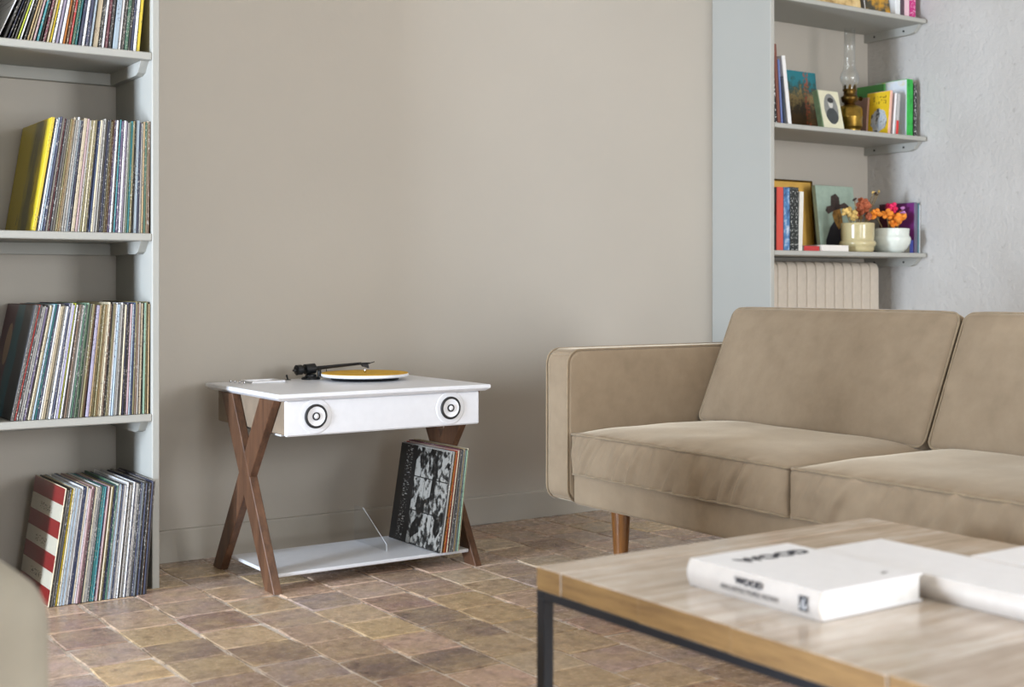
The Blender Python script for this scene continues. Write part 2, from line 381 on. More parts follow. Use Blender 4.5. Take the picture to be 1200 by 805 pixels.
def text(name, body, size, mat, parent, loc, rot, bold=0.0, sx=1.0):
    cu = bpy.data.curves.new('lettering', 'FONT'); cu.body = body; cu.size = size; cu.align_x = 'CENTER'; cu.align_y = 'CENTER'; cu.extrude = 0.0002; cu.offset = bold
    t = bpy.data.objects.new('lettering', cu); COL.objects.link(t); bpy.context.view_layer.update()
    me = bpy.data.meshes.new_from_object(t.evaluated_get(bpy.context.evaluated_depsgraph_get()))
    bpy.data.objects.remove(t); me.materials.clear(); me.materials.append(mat)
    o = bpy.data.objects.new(name, me); COL.objects.link(o); o.parent = parent; o.location = loc; o.rotation_euler = rot; o.scale = (sx, 1, 1); return o
ORD = ['first', 'second', 'third', 'fourth', 'fifth', 'sixth', 'seventh', 'eighth', 'ninth', 'tenth', 'eleventh', 'twelfth', 'thirteenth', 'fourteenth', 'fifteenth', 'sixteenth', 'seventeenth', 'eighteenth', 'nineteenth', 'twentieth']
def ordinal(i):
    if i <= 20: return ORD[i - 1]
    t = ['twenty', 'thirty', 'forty', 'fifty', 'sixty'][i // 10 - 2]
    return t + '-' + ORD[i % 10 - 1] if i % 10 else t[:-1] + 'ieth'

# ================================================================ THE ROOM
XL, XR, YB, YF, H = -3.4, 4.6, 3.96, -2.2, 2.75
T = 0.12
def struct(mb, name, mat, parent=None):
    o = mb.build(name, mat, parent)
    return tag(o, kind='structure')
floor = struct(MB().box(XL - T, XR + T, YF - T, YB + T, -0.08, -0.0035), 'floor', M['mortar'])
struct(MB().box(XL - T, XR + T, YF - T, YB + T, H, H + .1), 'ceiling', M['ceiling'])
struct(MB().box(XL - T, XR + T, YB, YB + T, 0, H), 'wall_back', M['wall'])
struct(MB().box(XR, XR + T, YF, YB, 0, H), 'wall_right', M['plaster'])
def wall_open(name, axis, pos, lo, hi, openings):
    """wall slab with rectangular openings (a, b, z0, z1)"""
    mb = MB(); cur = lo
    def bx(a, b, z0, z1):
        if axis == 'x': mb.box(pos - T, pos, a, b, z0, z1)
        else: mb.box(a, b, pos - T, pos, z0, z1)
    for (a, b, z0, z1) in openings:
        bx(cur, a, 0, H); bx(a, b, 0, z0); bx(a, b, z1, H); cur = b
    bx(cur, hi, 0, H); return struct(mb, name, M['wall'])
LW = [(1.96, 2.74, 0.13, 1.8)]; RW = [(0.38, 1.62, 0.1, 2.0), (3.13, 4.47, 0.2, 2.4)]
wall_open('wall_left', 'x', XL, YF, YB, LW)
wall_open('wall_rear', 'y', YF, XL - T, XR + T, RW)
k = 1
for axis, ops in (('x', LW), ('y', RW)):
    for (a, b, z0, z1) in ops:
        mb = MB(); g = MB(); m = (a + b) / 2
        for (u0, u1, w0, w1) in ((a, a + .05, z0, z1), (b - .05, b, z0, z1), (m - .03, m + .03, z0 + .05, z1 - .05), (a + .05, m - .03, z0, z0 + .07), (m + .03, b - .05, z0, z0 + .07), (a + .05, m - .03, z1 - .05, z1), (m + .03, b - .05, z1 - .05, z1)):
            if axis == 'x': mb.box(XL - .11, XL - .07, u0, u1, w0, w1, .006)
            else: mb.box(u0, u1, YF - .11, YF - .07, w0, w1, .006)
        fr = struct(mb, 'window_%d' % k, M['shelf_paint'])
        for (u0, u1) in ((a + .05, m - .03), (m + .03, b - .05)):
            g = MB()
            if axis == 'x': g.box(XL - .095, XL - .09, u0, u1, z0 + .07, z1 - .05)
            else: g.box(u0, u1, YF - .095, YF - .09, z0 + .07, z1 - .05)
            g.build('pane', M['glass'], fr)
        k += 1
# baseboard on the back wall, with its thin top lip
struct(MB().prism([(YB, 0), (YB - .012, 0), (YB - .012, .094), (YB - .010, .0985), (YB - .004, .1), (YB, .1)], 'x', 1.256, 3.664), 'baseboard_back', M['base_paint'])

# ---- terracotta floor tiles, laid in columns with staggered joints
cols = [0.86, 1.013, 1.172, 1.345, 1.502, 1.66, 1.82, 1.985]
while cols[-1] < XR: cols.append(cols[-1] + .162 + random.uniform(-.006, .006))
while cols[0] > XL: cols.insert(0, cols[0] - .16 + random.uniform(-.006, .006))
start = {0.86: 3.313, 1.013: 3.239, 1.172: 3.29, 1.345: 3.20, 1.502: 3.323, 1.66: 3.198, 1.82: 3.125, 1.985: 3.039}
PAL = [(190, 164, 136), (182, 152, 132), (198, 170, 130), (172, 134, 116), (160, 136, 126), (192, 166, 152), (178, 152, 148), (196, 164, 122), (152, 120, 112), (198, 178, 154), (184, 158, 128), (186, 154, 138), (170, 150, 148), (190, 162, 146)]
DARK = [(1.74, 2.93), (1.74, 2.77), (1.25, 2.86), (1.1, 2.98), (1.58, 2.55), (1.42, 2.60)]
def tile_poly(w, l, seed):
    rd = random.Random(seed); j = lambda a: rd.uniform(-a, a)
    hx, hy = w / 2 - .0022, l / 2 - .0022; o = []
    for (px, py) in ((-1, -1), (0, -1), (1, -1), (1, 0), (1, 1), (0, 1), (-1, 1), (-1, 0)):
        q = .965 if px and py else 1.0
        o.append((px * hx * q + j(.0022), py * hy * q + j(.0022)))
    return o
def tile_mesh_into(mb, w, l, seed, c=(0, 0, 0)):
    p = tile_poly(w, l, seed); n = 8; rd = random.Random(seed + 5)
    tz = [rd.uniform(-.0009, .0009) for _ in range(n)]
    vs = [(c[0] + x, c[1] + y, c[2] - .008) for x, y in p] + [(c[0] + x, c[1] + y, c[2] - .0022 + tz[i]) for i, (x, y) in enumerate(p)] + [(c[0] + x * .968, c[1] + y * .968, c[2] + tz[i]) for i, (x, y) in enumerate(p)]
    fs = [(i, (i + 1) % n, n + (i + 1) % n, n + i) for i in range(n)] + [(n + i, n + (i + 1) % n, 2 * n + (i + 1) % n, 2 * n + i) for i in range(n)] + [tuple(2 * n + i for i in range(n))]
    mb.add(vs, fs)
Fv = (math.sin(TH), math.cos(TH)); Rv = (math.cos(TH), -math.sin(TH))
cells = []
for i in range(len(cols) - 1):
    x0, x1 = cols[i], cols[i + 1]; key_ = [q for q in start if abs(q - x0) < 1e-6]
    y = start[key_[0]] if key_ else random.uniform(3, 3.17)
    while y < YB: y += .168
    top = YB
    while top > YF:
        L = .168 + random.uniform(-.005, .005)
        bot = y - L if top == YB else top - L
        if top == YB: bot = y - .168
        cells.append((x0, x1, max(bot, YF), top)); top = max(bot, YF)
def in_view(cx, cy):
    d = cx * Fv[0] + cy * Fv[1]
    if d < .6: return 0
    u = 600 + 1538 * (cx * Rv[0] + cy * Rv[1]) / d; v = 333 + 1538 * .86 / d
    if not (-45 < u < 1245 and v < 840): return 0
    if cx > 2.5 and cy < 3.0: return 0            # under the sofa
    if cx < 1.2 and cy > 3.65: return 0           # inside the bookcase, behind the records
    if cx > 3.05: return 0
    return 1 / d
score = sorted([(in_view((c[0] + c[1]) / 2, (c[2] + c[3]) / 2), i) for i, c in enumerate(cells)], reverse=True)
single = set(i for s_, i in score[:300] if s_ > 0)
proto = {}
rest = MB()
for i, (x0, x1, y0, y1) in enumerate(cells):
    wd, l = x1 - x0, y1 - y0
    if l < .02: continue
    cx, cy = (x0 + x1) / 2, (y0 + y1) / 2
    if i in single:
        kk = i % 14
        if kk not in proto:
            mb = MB(); tile_mesh_into(mb, .16, .168, kk); ob = mb.build('tile', M['tile'], floor); proto[kk] = ob.data
        else:
            ob = bpy.data.objects.new('tile', proto[kk]); COL.objects.link(ob); ob.parent = floor
        ob.location = (cx, cy, random.uniform(-.0012, .0008)); ob.scale = (wd / .16, l / .168, 1)
        ob.rotation_euler = (random.uniform(-.006, .006), random.uniform(-.006, .006), random.uniform(-.012, .012))
        c = random.choice(PAL); q = random.uniform(.9, 1.1)
        c = [min(255, v * q) for v in c]
        for (dx, dy) in DARK:
            if x0 < dx < x1 and y0 < dy < y1: c = (128, 106, 96)
        ob.color = lin([v * .78 + g * .22 for v, g in zip(c, (162, 150, 142))])
    else:
        tile_mesh_into(rest, wd, l, i, (cx, cy, random.uniform(-.001, .0006)))
o = rest.build('tile_field', M['tile'], floor); o.color = lin((184, 158, 136)); tag(o, kind='stuff')

# ================================================================ BOOKCASES
def cleat(x0, x1, y0, y1, zt, side):
    """shelf support batten with its front end cut on the slant"""
    return MB().prism([(y1, zt), (y0, zt), (y0 + .028, zt - .03), (y0 + .05, zt - .036), (y1, zt - .036)], 'x', x0, x1)
bk = thing('bookcase', 'pale grey open bookcase full of records beside the wall', 'bookcase', (1.02, 3.79, 0))
off = (1.02, 3.79, 0); YS = 3.63
MB().box(1.235, 1.256, YS, YB, 0, H - .003, .002).build('side_panel', M['shelf_paint'], bk, off=off)
MB().box(.785, .805, YS, YB, 0, H - .003, .002).build('side_panel', M['shelf_paint'], bk, off=off)
for zt in (.494, 1.003, 1.513, 2.02):
    sh = MB().box(.805, 1.235, YS + .001, YB, zt - .021, zt, .0025).build('shelf', M['shelf_paint'], bk, off=off)
    cleat(1.213, 1.235, YS + .03, YB - .001, zt - .021, 1).build('batten', M['shelf_paint'], sh, off=off)
    cleat(.805, .827, YS + .03, YB - .001, zt - .021, 1).build('batten', M['shelf_paint'], sh, off=off)
    MB().box(.827, 1.213, YB - .022, YB - .001, zt - .057, zt - .021, .002).build('back_batten', M['shelf_paint'], sh, off=off)
nk = thing('alcove_shelving', 'pale grey shelving built into the alcove behind the sofa', 'shelves', (4.1, 3.79, 0)); off = (4.1, 3.79, 0)
MB().box(3.665, 3.687, 3.632, YB, 0, H - .003, .002).build('side_panel', M['shelf_paint'], nk, off=off)
for zt in (.992, 1.487, 1.988):
    sh = MB().box(3.687, 4.592, 3.633, YB, zt - .019, zt, .003).build('shelf', M['shelf_paint'], nk, off=off)
    cleat(4.576, 4.598, 3.66, YB - .001, zt - .019, 1).build('batten', M['shelf_paint'], sh, off=off)
    for yy in (3.74, 3.9): MB().lathe([(.0045, 0), (.0045, .002), (.002, .003)], (4.576, yy, zt - .037), 8, 'x').build('screw', M['black_metal'], sh, off=(off[0] + .003, off[1], off[2]))
# radiator
rd_ = thing('radiator', 'cream ribbed column radiator below the alcove shelf', 'radiator', (4.1, 3.86, .0))
secm = None
for i in range(14):
    x = 3.745 + i * .0556
    if secm is None:
        mb = MB(); prof = []
        pl = rrect(.0271, .055, .0075, 4); n = len(pl)
        lv = [(.11, .8), (.12, 1), (.9, 1), (.93, .97), (.947, .82), (.954, .5)]
        vs = [(px * (1 if q_ > .9 else q_ ** .6), py * q_, z) for z, q_ in lv for px, py in pl]
        fs = [(j * n + a, j * n + (a + 1) % n, (j + 1) * n + (a + 1) % n, (j + 1) * n + a) for j in range(len(lv) - 1) for a in range(n)] + [tuple(range(n - 1, -1, -1)), tuple((len(lv) - 1) * n + a for a in range(n))]
        mb.add(vs, fs); so = mb.build('section', M['radiator'], rd_, smooth=True); secm = so.data
    else:
        so = bpy.data.objects.new('section', secm); COL.objects.link(so); so.parent = rd_
    so.location = (x - 4.1, 0, 0)
for x in (3.8, 4.41): MB().box(x - .02, x + .02, 3.82, 3.90, 0, .115, .004).build('foot', M['radiator'], rd_, off=(4.1, 3.86, 0))

# ================================================================ RECORDS
CN = {'white': (222, 224, 226), 'cream': (208, 198, 170), 'black': (30, 30, 32), 'navy': (38, 46, 78), 'light blue': (160, 178, 192), 'blue': (50, 74, 120), 'teal': (30, 128, 136), 'green': (46, 92, 70),
      'mint': (128, 160, 136), 'grey': (136, 134, 128), 'dark grey': (72, 70, 70), 'tan': (172, 146, 104), 'brown': (104, 76, 52), 'olive': (122, 112, 70), 'yellow': (214, 190, 44), 'lime': (190, 200, 60), 'red': (170, 46, 44),
      'burgundy': (98, 40, 56), 'pink': (178, 150, 152), 'purple': (78, 62, 96), 'lilac': (166, 160, 186), 'orange': (206, 128, 52), 'beige': (190, 176, 150)}
def sleeve(x, yf, z, t, ang, h, d, cname, label, group, art=None):
    c = min(.0009, t * .3)
    poly = [(0, c), (0, d - c), (-c, d), (-t + c, d), (-t, d - c), (-t, c), (-t + c, 0), (-c, 0)]
    mb = MB(); n = 8
    lv = [(0, .0006), (.0008, 0), (h - .0008, 0), (h, .0006)]
    vs = []
    for zz, ins in lv:
        for px, py in poly: vs.append((px + (ins if px < -t / 2 else -ins), py + (ins if py < d / 2 else -ins), zz))
    fs = [(j * n + a, j * n + (a + 1) % n, (j + 1) * n + (a + 1) % n, (j + 1) * n + a) for j in range(3) for a in range(n)] + [tuple(range(n - 1, -1, -1)), tuple(3 * n + a for a in range(n))]
    mb.add(vs, fs); o = mb.build('record_sleeve', M['sleeve'], loc=(x, yf, z), rot=(0, ang, 0)); o.color = lin(CN[cname])
    tag(o, label, 'record', group)
    if art:
        MB().box(-t - .0005, -t + .0002, .002, d - .002, .002, h - .002).build('cover_print', art, o)
    return o
def stack(xa, xb, yf, z, a0, a1, names, where, group, decay=None, arts={}, hh=.313, tmax=.007, labels={}):
    n = len(names); wts = [2.0 if w.endswith('*') else random.uniform(.75, 1.25) for w in names]; names = [w.rstrip('*') for w in names]
    tot = sum(wts); xs = []; acc = 0
    for w_ in wts: acc += w_; xs.append(xa + (xb - xa) * acc / tot)
    def ang(x):
        f = (x - xa) / (xb - xa)
        return a1 + (a0 - a1) * (math.exp(-(x - xa) / decay) if decay else 1 - f)
    A = [ang(x) for x in xs]
    for i in range(n):
        px = xs[i - 1] if i else xa - (xb - xa) * wts[0] / tot * 0 
        pa = A[i - 1] if i else ang(xa)
        gb = (xs[i] - px) * math.cos(A[i]); gt = (xs[i] - px + .315 * (math.sin(A[i]) - math.sin(pa))) * math.cos(A[i])
        t = max(.0012, min(gb, gt) * .84)
        lab = labels.get(i) or '%s-spined record sleeve, %s from the left %s' % (names[i], ordinal(i + 1), where)
        sleeve(xs[i], yf + random.uniform(0, .006), z, t, A[i], hh + random.uniform(-.005, .004), .312, names[i], lab, group, arts.get(i))
W = str.split
def L(s): return [w.strip() for w in s.split(',')]
top = L('white,black*,navy,black,dark grey,lime,white,black,tan,cream,pink,teal,black,burgundy,cream,yellow,white,lilac,white,orange,brown,red,green,teal,navy,white,navy,light blue,beige*,black,white,burgundy,black,light blue*,white,dark grey,green,black,navy,white,yellow')
stack(.815, 1.203, 3.642, 1.5135, R(25), R(3.2), top, 'on the top shelf', 'records on the top shelf', decay=.16, labels={0: 'white record sleeve slanting far over at the left of the top shelf'})
second = L('yellow*,black,white,light blue,navy,grey,burgundy,dark grey,grey,olive,tan,beige,grey,white,light blue,navy,beige*,pink,white,olive,cream,olive,navy,blue,cream,white,grey,dark grey,navy,black,olive,brown,purple,white,dark grey,teal,purple,white,lilac,grey,mint,teal,olive,black,light blue*,navy,grey,tan,green,beige,brown')
stack(.908, 1.2285, 3.64, 1.0035, R(9.8), R(1), second, 'on the second shelf from the top', 'records on the second shelf', arts={0: art_yellow()}, labels={0: 'thick yellow record sleeve with a streaked cover at the end of its shelf'})
third = L('dark grey*,red,black,white,grey,purple,dark grey,cream,cream,light blue,teal,navy,white,beige,cream,grey,white,navy,white,lilac,lime,white,dark grey,brown,grey,white,green,black,mint,green,grey,olive,brown,lilac*,tan,olive,olive,tan,cream,cream,brown,black,olive,beige,white,light blue,grey,white,dark grey,cream,navy,black,pink,light blue,blue,olive,brown,white,beige,black,mint,olive,tan')
stack(.852, 1.2288, 3.642, .4945, R(12.5), R(.8), third, 'on the third shelf from the top', 'records on the third shelf', arts={0: art_teal()}, labels={0: 'record sleeve with a dark red and teal portrait cover on the third shelf'})
low = L('cream,black,grey,black,yellow,cream,light blue,white,light blue,white,white,navy,blue,beige,white,pink,pink,burgundy,black,cream,grey,white,dark grey,teal*,teal,purple,pink,brown,cream,olive,navy,blue,green,white,light blue,white,navy,white*,white,black,white,grey,white,navy,white,white,black,navy,light blue,dark grey,navy,black,black,brown,navy,dark grey')
stack(.934, 1.203, 3.578, .0006, R(8.6), R(4.6), low, 'in the row standing on the floor', 'records standing on the floor', arts={0: art_stripes()}, labels={0: 'record sleeve with a red and cream striped cover on the tiled floor'}, hh=.312)

# ================================================================ RECORD PLAYER CONSOLE
off = (1.831, 3.6, 0)
rp = thing('record_player_console', 'white record player console on crossed walnut legs', 'record player', off)
# top slab with chamfered lower edge
sx0, sx1, sy0, sy1 = 1.484, 2.178, 3.33, 3.87
def ring(ix, z): return [(sx0 + ix, sy0 + ix, z), (sx1 - ix, sy0 + ix, z), (sx1 - ix, sy1 - ix, z), (sx0 + ix, sy1 - ix, z)]
mb = MB(); rr_ = ring(.012, .5375) + ring(.002, .5445) + ring(0, .547) + ring(0, .5545) + ring(.0025, .557)
fs = [(j * 4 + a, j * 4 + (a + 1) % 4, j * 4 + 4 + (a + 1) % 4, j * 4 + 4 + a) for j in range(4) for a in range(4)] + [(3, 2, 1, 0), (16, 17, 18, 19)]
mb.add(rr_, fs).build('top_slab', M['white_lacquer'], rp, off=off)
# cabinet: front board wraps the oak sides
MB().box(1.5165, 2.149, 3.362, 3.85, .440, .5373, .003).build('cabinet', M['cab_side'], rp, off=off)
MB().box(1.5155, 2.150, 3.350, 3.364, .437, .5373, .004).build('front_board', M['white_lacquer'], rp, off=off)
MB().box(1.53, 2.135, 3.42, 3.80, .431, .440, .003).build('bottom_panel', M['shelf_lacquer'], rp, off=off)
for x in (1.606, 2.047):
    sp = MB().lathe([(.050, -.0004), (.0498, .0003), (.046, .0004), (.032, .0002)], (x, 3.350, .4905), 36, 'y', False).build('speaker', M['white_lacquer'], rp, off=off, smooth=True)
    MB().lathe([(.0262, 0), (.0340, 0), (.0340, .004), (.0328, .0055), (.0285, .006), (.0268, .004), (.0262, .001)], (x, 3.350, .4905), 36, 'y', False).build('rubber_ring', M['black_rubber'], sp, off=off, smooth=True)
    MB().lathe([(.0270, .0045), (.021, .0030), (.014, .0012), (.006, .0010)], (x, 3.3492, .4905), 36, 'y', False).build('cone', M['cone'], sp, off=off, smooth=True)
    MB().lathe([(.0088, .0), (.0112, .0), (.0114, .0035), (.0105, .0045), (.0090, .003)], (x, 3.3480, .4905), 24, 'y', False).build('cone_ring', M['black_rubber'], sp, off=off, smooth=True)
    MB().lathe([(.0085, .0), (.0070, .004), (.0038, .0062), (0.0002, .0068)], (x, 3.3478, .4905), 20, 'y').build('dust_cap', M['cone'], sp, off=off, smooth=True)
# crossed legs
def beam(x0, x1, yt0, yt1, yb0, yb1, zt=.5373, bw=.0):
    mb = MB(); c = .002
    P = [(yb0, 0), (yb1, 0), (yt1, zt), (yt0, zt)]
    ctr = Vector((sum(p[0] for p in P) / 4, sum(p[1] for p in P) / 4))
    vs = []
    for x, s_ in ((x0, 1), (x0 + c, 0), (x1 - c, 0), (x1, 1)):
        for (yy, zz), (dy, dz) in zip(P, ((c, 0), (-c, 0), (-c, 0), (c, 0))): vs.append((x, yy + dy * s_, zz))
    fs = [(j * 4 + (a + 1) % 4, j * 4 + a, j * 4 + 4 + a, j * 4 + 4 + (a + 1) % 4) for j in range(3) for a in range(4)] + [(0, 1, 2, 3), (15, 14, 13, 12)]
    fs = [f[::-1] for f in fs]
    return mb.add(vs, fs)
for (x0, x1) in ((1.490, 1.5155), (2.1505, 2.174)):
    beam(x0, x1, 3.675, 3.76, 3.372, 3.436).build('leg', M['walnut'], rp, off=off)
    beam(x0 + .0006, x1 - .0006, 3.378, 3.475, 3.765, 3.829).build('leg', M['walnut'], rp, off=off)
MB().box(1.512, 2.152, 3.412, 3.735, .037, .0475, .0025).build('lower_shelf', M['shelf_lacquer'], rp, off=off)
MB().prism([(3.52, .0475), (3.52, .068), (3.675, .158), (3.73, .158), (3.73, .0475)], 'x', 1.922, 1.9252).build('record_divider', M['acrylic'], rp, off=off)
MB().tube([(1.9236, 3.519, .0475), (1.9236, 3.519, .068), (1.9236, 3.674, .159)], .001, 6).build('divider_edge', M['shelf_lacquer'], rp, off=off)
# platter, tonearm, controls
px, py = 1.951, 3.712
MB().lathe([(.03, .557), (.105, .557), (.108, .560), (.104, .566), (.09, .568)], (px, py, 0), 48).build('sub_platter', M['black_metal'], rp, off=off, smooth=False)
pl = MB().lathe([(.09, .568), (.134, .568), (.1385, .571), (.1385, .5755), (.136, .578), (.02, .578)], (px, py, 0), 64).build('platter', M['white_lacquer'], rp, off=off)
MB().lathe([(.006, .578), (.1365, .578), (.1365, .5795), (.006, .5795)], (px, py, 0), 64).build('platter_mat', M['mustard'], pl, off=off)
MB().lathe([(.0036, .5785), (.0036, .588), (.0025, .592), (.0002, .593)], (px, py, 0), 14).build('spindle', M['chrome'], pl, off=off, smooth=True)
ta = MB().lathe([(.030, .557), (.030, .561), (.027, .5655), (.019, .566), (.018, .572), (.012, .574)], (1.815, 3.822, 0), 28).build('tonearm', M['black_metal'], rp, off=off)
MB().lathe([(.006, .566), (.006, .584), (.008, .587), (.004, .589)], (1.838, 3.808, 0), 12).build('cueing_lift', M['black_metal'], ta, off=off)
d_ = Vector((.212, .026, .010)).normalized(); pv = Vector((1.812, 3.822, .5905))
def along(a, r, name, mat, n=20):
    M_ = MB().tube([pv + d_ * t for t, _ in zip(a, r)], list(r), n); return M_.build(name, mat, ta, off=off, smooth=False)
along((-.020, -.019, .016, .018), (.012, .0165, .0165, .012), 'pivot_housing', M['black_metal'])
along((-.031, -.020), (.004, .004), 'weight_shaft', M['black_metal'])
along((-.052, -.050, -.033, -.031), (.012, .0165, .0165, .012), 'counterweight', M['black_metal'])
along((-.062, -.052), (.004, .005), 'weight_knob', M['black_metal'])
along((.017, .10, .196), (.0062, .0055, .0045), 'arm_tube', M['black_metal'])
hp = pv + d_ * .190
MB().box(hp.x - .004, hp.x + .036, hp.y - .009, hp.y + .009, hp.z - .002, hp.z + .003, .0015).build('headshell', M['black_metal'], ta, off=off)
MB().prism([(hp.x + .006, hp.z - .002), (hp.x + .03, hp.z - .002), (hp.x + .033, hp.z - .016), (hp.x + .012, hp.z - .010)], 'y', hp.y - .006, hp.y + .006).build('cartridge', M['black_rubber'], ta, off=off)
MB().tube([hp + Vector((.03, -.009, .001)), hp + Vector((.036, -.018, .003)), hp + Vector((.044, -.022, .006))], .0014, 6).build('finger_lift', M['black_metal'], ta, off=off)
MB().tube([pv + d_ * .062 + Vector((0, 0, -.004)), (pv.x + .062, pv.y + .006, .561)], .0012, 6).build('arm_rest_wire', M['black_metal'], ta, off=off)
sw = MB().lathe([(.010, .557), (.010, .5585), (.006, .5595)], (1.742, 3.835, 0), 16).build('switch', M['black_metal'], rp, off=off)
MB().tube([(1.742, 3.835, .558), (1.738, 3.832, .566), (1.735, 3.830, .573)], [.0022, .0026, .0032], 8).build('lever', M['black_metal'], sw, off=off)
tr = MB()
for b in ((1.590, 1.70, 3.760, 3.766, .557, .5625), (1.590, 1.70, 3.845, 3.851, .557, .5625), (1.590, 1.596, 3.766, 3.845, .557, .5625), (1.694, 1.70, 3.766, 3.845, .557, .5625), (1.596, 1.694, 3.766, 3.845, .557, .5582)): tr.box(*b, .0012)
tr.build('device_tray', M['white_lacquer'], rp, off=off)
for i, (x, y) in enumerate(((1.552, 3.838), (1.556, 3.815), (1.562, 3.792), (1.568, 3.77))):
    MB().lathe([(.0032, .557), (.0032, .5625), (.0022, .5645), (.0002, .565)], (x, y, 0), 12).build('metal_pin', M['chrome'], rp, off=off, smooth=True)
con = L('black,grey,brown,orange,red,cream,burgundy,grey,black,dark grey,cream,tan,light blue,mint,cream')
stack(2.034, 2.108, 3.395, .048, R(9.3), R(6.6), con, 'on the shelf under the record player', 'records on the console shelf', arts={0: art_bw()}, labels={0: 'black record sleeve with a grid of black and white photographs'}, hh=.309)

# ================================================================ SOFA
off = (2.72, 2.23, 0)
so = thing('sofa', 'taupe velvet sofa with piped cushions and tapered wooden legs', 'sofa', off)
VX0, VX1 = 2.30, 3.13; YA, YA2 = 3.103, 1.357
def arm(y0, y1):
    mb = rbox(VX1 - VX0, y1 - y0, .667 - .213, .014, (30, 6, 20), None)
    # soften the outline in profile: larger corner radius seen from the front
    hx, hz, rr = (VX1 - VX0) / 2, .227, .045
    v2 = []
    for x, y, z in mb.v:
        qx = max(-(hx - rr), min(hx - rr, x)); qz = max(-(hz - rr), min(hz - rr, z)); dx, dz = x - qx, z - qz
        if abs(dx) > 1e-6 and abs(dz) > 1e-6:
            l = math.hypot(dx, dz); m_ = max(abs(dx), abs(dz)); x = qx + dx * m_ / l; z = qz + dz * m_ / l
        v2.append((x, y + .002 * math.sin(x * 7 + 1) * (1 - abs(z) / hz), z))
    mb.v = v2; return mb
for y0, y1 in ((YA, 3.212), (1.248, YA2)):
    c = ((VX0 + VX1) / 2, (y0 + y1) / 2, .440)
    a = arm(y0, y1).build('armrest', M['velvet'], so, loc=(c[0] - off[0], c[1] - off[1], c[2]), smooth=True)
    for sy in (-1, 1):
        pth = [(p[0], sy * ((y1 - y0) / 2 - .003), p[1]) for p in rrect((VX1 - VX0) / 2 - .001, .226, .044, 6)]
        MB().tube(densify(pth, .05), .0032, 6, True).build('piping', M['piping'], a, smooth=True)
MB_ = rbox(.80, YA - YA2, .105, .012, (20, 40, 4)); MB_.build('base', M['velvet'], so, loc=(2.318 + .40 - off[0], 0, .264), smooth=True)
rbox(.10, YA - YA2, .46, .02, (4, 40, 12)).build('back_frame', M['velvet'], so, loc=(3.075 - off[0], 0, .47), smooth=True)
def seat_def(L_, seed):
    hx, hy, hz = .325, L_ / 2, .062
    def f(p):
        x, y, z = p
        fx = max(0, 1 - abs(x / hx) ** 4); fy = max(0, 1 - abs(y / hy) ** 6)
        if z > 0: z += .022 * fx * fy * (z / hz); z += .003 * noise.noise(Vector((x * 7, y * 7, seed)))
        # rounded front corners of the cushion
        if x < -hx + .06: x += .012 * abs(y / hy) ** 10
        # puckers on the front boxing
        if x < -hx + .02:
            wv = noise.noise(Vector((seed * 3.1, y * 36 + z * 22, z * 7)))
            x += .016 * wv * fy ** .5 * (1 - .35 * abs(z / hz)); x -= .008 * (1 - (z / hz) ** 2) * fy
        z -= .006 * (abs(y / hy) ** 12)
        return (x, y, z)
    return f
for i, (ya, yb) in enumerate(((2.232, YA - .001), (YA2 + .001, 2.228))):
    L_ = yb - ya
    cu = rbox(.65, L_, .122, .012, (26, 150, 10), seat_def(L_, i * 5.3 + 1)).build('seat_cushion', M['velvet'], so, loc=(2.298 + .325 - off[0], (ya + yb) / 2 - off[1], .3635), smooth=True)
    f = seat_def(L_, i * 5.3 + 1)
    for zz in (.056, -.057):
        pth = densify([(p[0], p[1], zz) for p in rrect(.325 - .002, L_ / 2 - .002, .014, 4)], .02)
        pth = [(lambda q: (q[0], q[1], q[2]))(f(p)) if zz < 0 else (f((p[0], p[1], 0.0001))[0] if p[0] < -.3 else p[0], p[1], zz + .004 - .006 * abs(p[1] / (L_ / 2)) ** 12) for p in pth]
        pth = [(x if x > -.29 else max(x, -.3265 - .001), y, z) for x, y, z in pth]
        MB().tube(pth, .0036, 6, True).build('piping', M['piping'], cu, smooth=True)
def back_def(L_, seed):
    hx, hy, hz = .085, L_ / 2, .195
    def f(p):
        x, y, z = p
        e = max(0, 1 - abs(y / hy) ** 4) * max(0, 1 - abs(z / hz) ** 4)
        if x < 0: x -= .022 * e * (-x / hx)
        ed = abs(y / hy) ** 8
        x += .004 * noise.noise(Vector((y * 5, z * 22 + abs(y) * 10, seed))) * (0.25 + ed) * (1 if x < 0 else 0)
        z -= .006 * abs(y / hy) ** 14 * (1 if z > 0 else 0)
        return (x, y, z)
    return f
TILT = R(24.5)
for i, (ya, yb) in enumerate(((2.232, YA - .002), (YA2 + .002, 2.222))):
    L_ = yb - ya; f = back_def(L_, 3 + i * 2.7)
    # front face runs from x 2.80 at the seat to x 2.965 at the top
    cx = 2.882 + .085 * math.cos(TILT); cz = .602 - .085 * math.sin(TILT) + .01
    cu = rbox(.17, L_, .39, .02, (8, 70, 40), f).build('back_cushion', M['velvet'], so, loc=(cx - off[0], (ya + yb) / 2 - off[1], cz), rot=(0, TILT, 0), smooth=True)
    for xx in (-.077, .077):
        pth = densify([(xx, p[0], p[1]) for p in rrect(L_ / 2 - .0015, .195 - .0015, .026, 5)], .03)
        pth = [(x, y, z - .006 * abs(y / (L_ / 2)) ** 14 * (1 if z > 0 else 0)) for x, y, z in pth]
        MB().tube(pth, .004, 6, True).build('piping', M['piping'], cu, smooth=True)
for x, y in ((2.405, 2.985), (2.405, 1.475), (3.02, 2.985), (3.02, 1.475)):
    MB().lathe([(.0165, 0), (.017, .003), (.0285, .205), (.0285, .213)], (x, y, 0), 20).build('leg', M['teak'], so, off=off, smooth=True)

